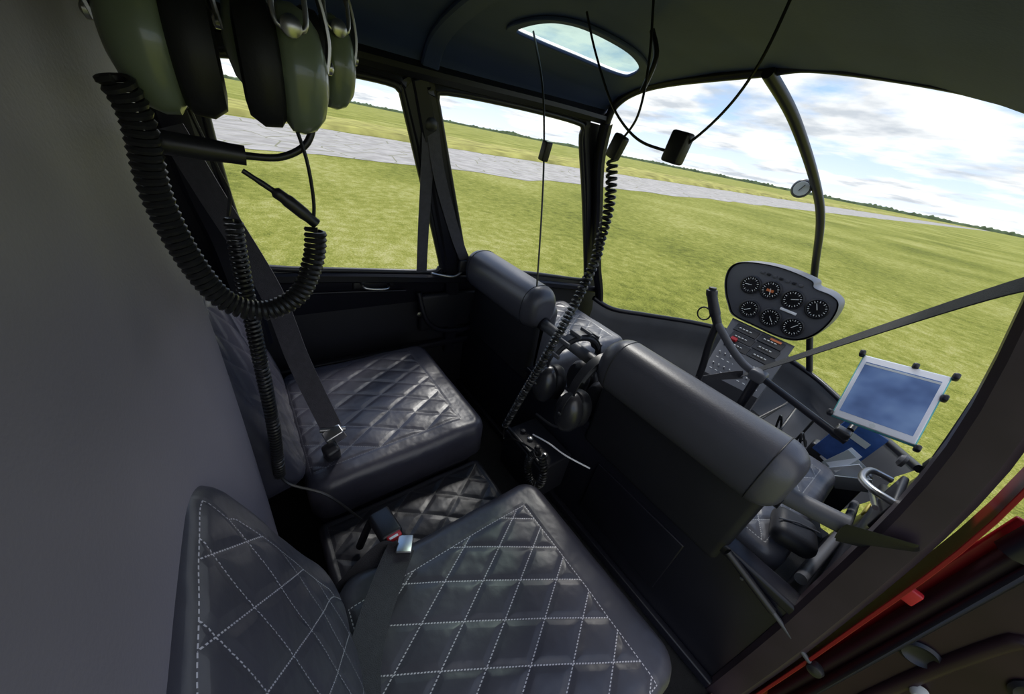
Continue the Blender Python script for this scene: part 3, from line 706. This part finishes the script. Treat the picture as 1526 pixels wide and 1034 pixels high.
# ------------------------------------------------------------ headsets
def headset(name,M,shell,s=1.0,spread=.047,hgt=.10,green=False):
    g=group(name)
    for sg in (-1,1):
        c=(sg*spread,0,0)
        A=(sg,0,.0)
        lathe("ear_cup",[(.030*s,-.012*s),(.036*s,-.006*s),(.037*s,.006*s),(.034*s,.018*s),(.026*s,.028*s),(.012*s,.034*s),(.002,.035*s)],c,A,shell,g,n=32,sx=1.55,sy=.98,x=(0,0,1),M=M)
        lathe("ear_seal",[(.022*s,-.046*s),(.031*s,-.044*s),(.037*s,-.032*s),(.036*s,-.016*s),(.03*s,-.010*s)],c,A,LEAD,g,n=32,sx=1.5,sy=1.0,x=(0,0,1),M=M)
        P=[M@Vector((sg*(spread+.034*s),0,.005)),M@Vector((sg*(spread+.038*s),0,.03)),M@Vector((sg*(spread+.030*s),0,.062)),M@Vector((sg*(spread+.012*s),0,.085))]
        sweep("yoke",P,rsec(.014,.003,.3),CHR if green else BLK,g,ref=(M.to_3x3()@Vector((sg,0,.2))),sm=6)
        lathe("pivot_screw",[(.006,0),(.006,.005),(.002,.007)],(sg*(spread+.034*s),0,.01),A,CHR,g,n=12,M=M)
        if green:
            lathe("volume_knob",[(.008,0),(.008,.007),(.005,.009)],(sg*spread,-.033,.03),(0,-1,0),CHR,g,n=14,M=M)
            tube("stirrup",[M@Vector((sg*spread-.012,-.032,.055)),M@Vector((sg*spread-.010,-.036,.03)),M@Vector((sg*spread+.010,-.036,.03)),M@Vector((sg*spread+.012,-.032,.055))],.0022,CHR,g,8,sm=5)
    P=[M@Vector((math.cos(a)*(spread+.02),0,.075+math.sin(a)*hgt)) for a in [math.pi*k/24 for k in range(25)]]
    sweep("headband",P,rsec(.026,.004,.4),BLK,g,ref=(M.to_3x3()@Vector((0,0,1))))
    P2=[M@Vector((math.cos(a)*(spread+.010),0,.075+math.sin(a)*(hgt-.012))) for a in [math.pi*(.15+.7*k/20) for k in range(21)]]
    sweep("headband_pad",P2,rsec(.034,.016,.6),LEAD,g,ref=(M.to_3x3()@Vector((0,0,1))))
    return g
def frame_at(c,xax,zax=(0,0,1)):
    z=Vector(zax).normalized(); x=Vector(xax); x=(x-z*x.dot(z)).normalized(); y=z.cross(x)
    return Matrix(((x.x,y.x,z.x,c[0]),(x.y,y.y,z.y,c[1]),(x.z,y.z,z.z,c[2]),(0,0,0,1)))
g=headset("aviation_headset",frame_at((.125,-.008,1.165),(.05,1,0)),GRN,.88,green=True)
tube("mic_capsule",[(.12,-.075,1.092),(.12,-.068,1.092),(.12,-.01,1.088)],[.007,.010,.010,.009],BLK,g,12,sm=4)
tube("mic_boom",[(.12,-.01,1.088),(.12,.02,1.09),(.12,.045,1.105),(.118,.055,1.13),(.12,.05,1.15)],.0035,BLK,g,8,sm=8)
tube("cable",[(.12,.036,1.125),(.125,.043,1.09),(.125,.045,1.05),(.125,.042,1.025)],.002,RUB,g,6,sm=8)
tube("cable_b",[(.10,-.045,1.12),(.09,-.035,1.07),(.07,-.03,1.04),(.0,-.036,1.0)],.002,RUB,g,6,sm=8)
g=headset("aviation_headset",frame_at((.035,.058,1.185),(-.1,1,0)),GRN,.80,spread=.036,green=True)
g=group("headset_hook")
tube("hook",[(.08,.0,1.41),(.08,.0,1.36),(.08,.01,1.33),(.08,-.01,1.325)],.004,CHR,g,8,sm=6)
tube("cross_peg",[(-.02,.01,1.325),(.16,.0,1.325)],.005,CHR,g,8)
g=group("coiled_cord")
coil("coil",[(.150,-.083,1.137),(.145,-.078,1.11),(.14,-.082,1.05),(.14,-.073,.99),(.14,-.055,.945),(.14,-.022,.928),(.14,.015,.945),(.135,.036,.985),(.13,.043,1.02)],.0092,.0030,.0062,RUB,g)
tube("plug",[(.125,-.015,1.075),(.125,.005,1.06),(.125,.02,1.048),(.125,.045,1.024)],[.0025,.003,.006,.007,.006],BLK,g,10,sm=6)
g=group("coiled_cord")
coil("coil",[(.0,-.032,.995),(.0,-.036,.93),(.0,-.04,.78),(.0,-.045,.62),(-.02,-.055,.47)],.0085,.0028,.0075,RUB,g)
tube("tail",[(-.02,-.055,.47),(-.01,-.04,.44),(.02,.02,.40),(.05,.08,.30)],.003,RUB,g,6,sm=6)
HB=mat("headset_black",(.025,.025,.03),.3,spec=.7)
g=headset("headset",frame_at((.125,.735,.49),(0,1,0)),HB,1.2,spread=.08,hgt=.105)
tube("mic_boom",[(.15,.66,.48),(.12,.62,.44),(.05,.60,.44)],.004,BLK,g,8,sm=6)
g=headset("headset",frame_at((.02,.735,.51),(.15,1,0)),HB,1.15,spread=.08,hgt=.10)
for k in range(6):
    a=math.pi*(.15+.14*k); rbox("band_slot_%d"%k,(.02,.735+math.cos(a)*.105,.585+math.sin(a)*.104),(.045,.008,.012),GREYP,g,bev=.002)

# ------------------------------------------------------------ overhead cords
g=group("coiled_cord")
coil("coil",[(.05,.62,1.14),(.075,.62,1.06),(.08,.62,.98),(.08,.62,.92),(.06,.60,.76),(.0,.58,.50),(-.055,.58,.30)],.0095,.0034,.012,RUB,g)
rbox("clip",(.052,.62,1.165),(.03,.02,.045),BLK,g,bev=.005,rot=(0,.3,0))
coil("loop_coil",[(.14,.55,.38),(.115,.55,.34),(.12,.55,.285),(.15,.55,.26),(.18,.55,.29),(.18,.55,.34),(.155,.55,.385)],.0095,.0034,.009,RUB,g)
tube("lead",[(-.055,.58,.30),(-.045,.58,.25),(.0,.58,.29),(.08,.56,.35),(.14,.55,.38)],.003,RUB,g,6,sm=6)
g=group("overhead_cable")
tube("drop_cable",[(-.29,.62,1.365),(-.22,.62,1.26),(-.17,.62,1.13),(-.13,.62,.98),(-.09,.62,.80)],.0025,RUB,g,6,sm=8)
rbox("plug",(-.165,.62,1.13),(.022,.02,.045),BLK,g,bev=.004,rot=(0,.15,0))
tube("loop_cable",[(-.12,.62,1.385),(-.07,.62,1.32),(.01,.62,1.235),(.08,.62,1.19),(.14,.62,1.175),(.19,.62,1.18),(.24,.62,1.235),(.265,.62,1.30),(.27,.62,1.385)],.0025,RUB,g,6,sm=8)
rbox("jack",(.185,.62,1.18),(.035,.025,.05),BLK,g,bev=.005,rot=(0,.1,0))
tube("lead_cable",[(.04,.62,1.39),(.07,.62,1.30),(.08,.62,1.22),(.052,.62,1.17)],.0025,RUB,g,6,sm=8)
tube("boom_holder",[(-.05,.75,1.385),(-.02,.75,1.34),(-.03,.75,1.28)],.006,BLK,g,8,sm=6)
tube("white_cable",[(.06,.60,.36),(.12,.61,.375),(.18,.63,.37),(.24,.68,.35)],.0025,WHT,g,6,sm=6)
g=group("audio_jack_box")
rbox("box",(.04,.66,.20),(.20,.14,.16),PAN,g,bev=.008)
for i in range(4): lathe("jack_%d"%i,[(.009,0),(.010,.008),(.005,.010)],(-.02+i*.04,.64,.28),(0,0,1),CHR if i%2 else BLK,g,n=14)
tube("rod",[(-.06,.60,.285),(.14,.60,.285)],.007,BLK,g,8)
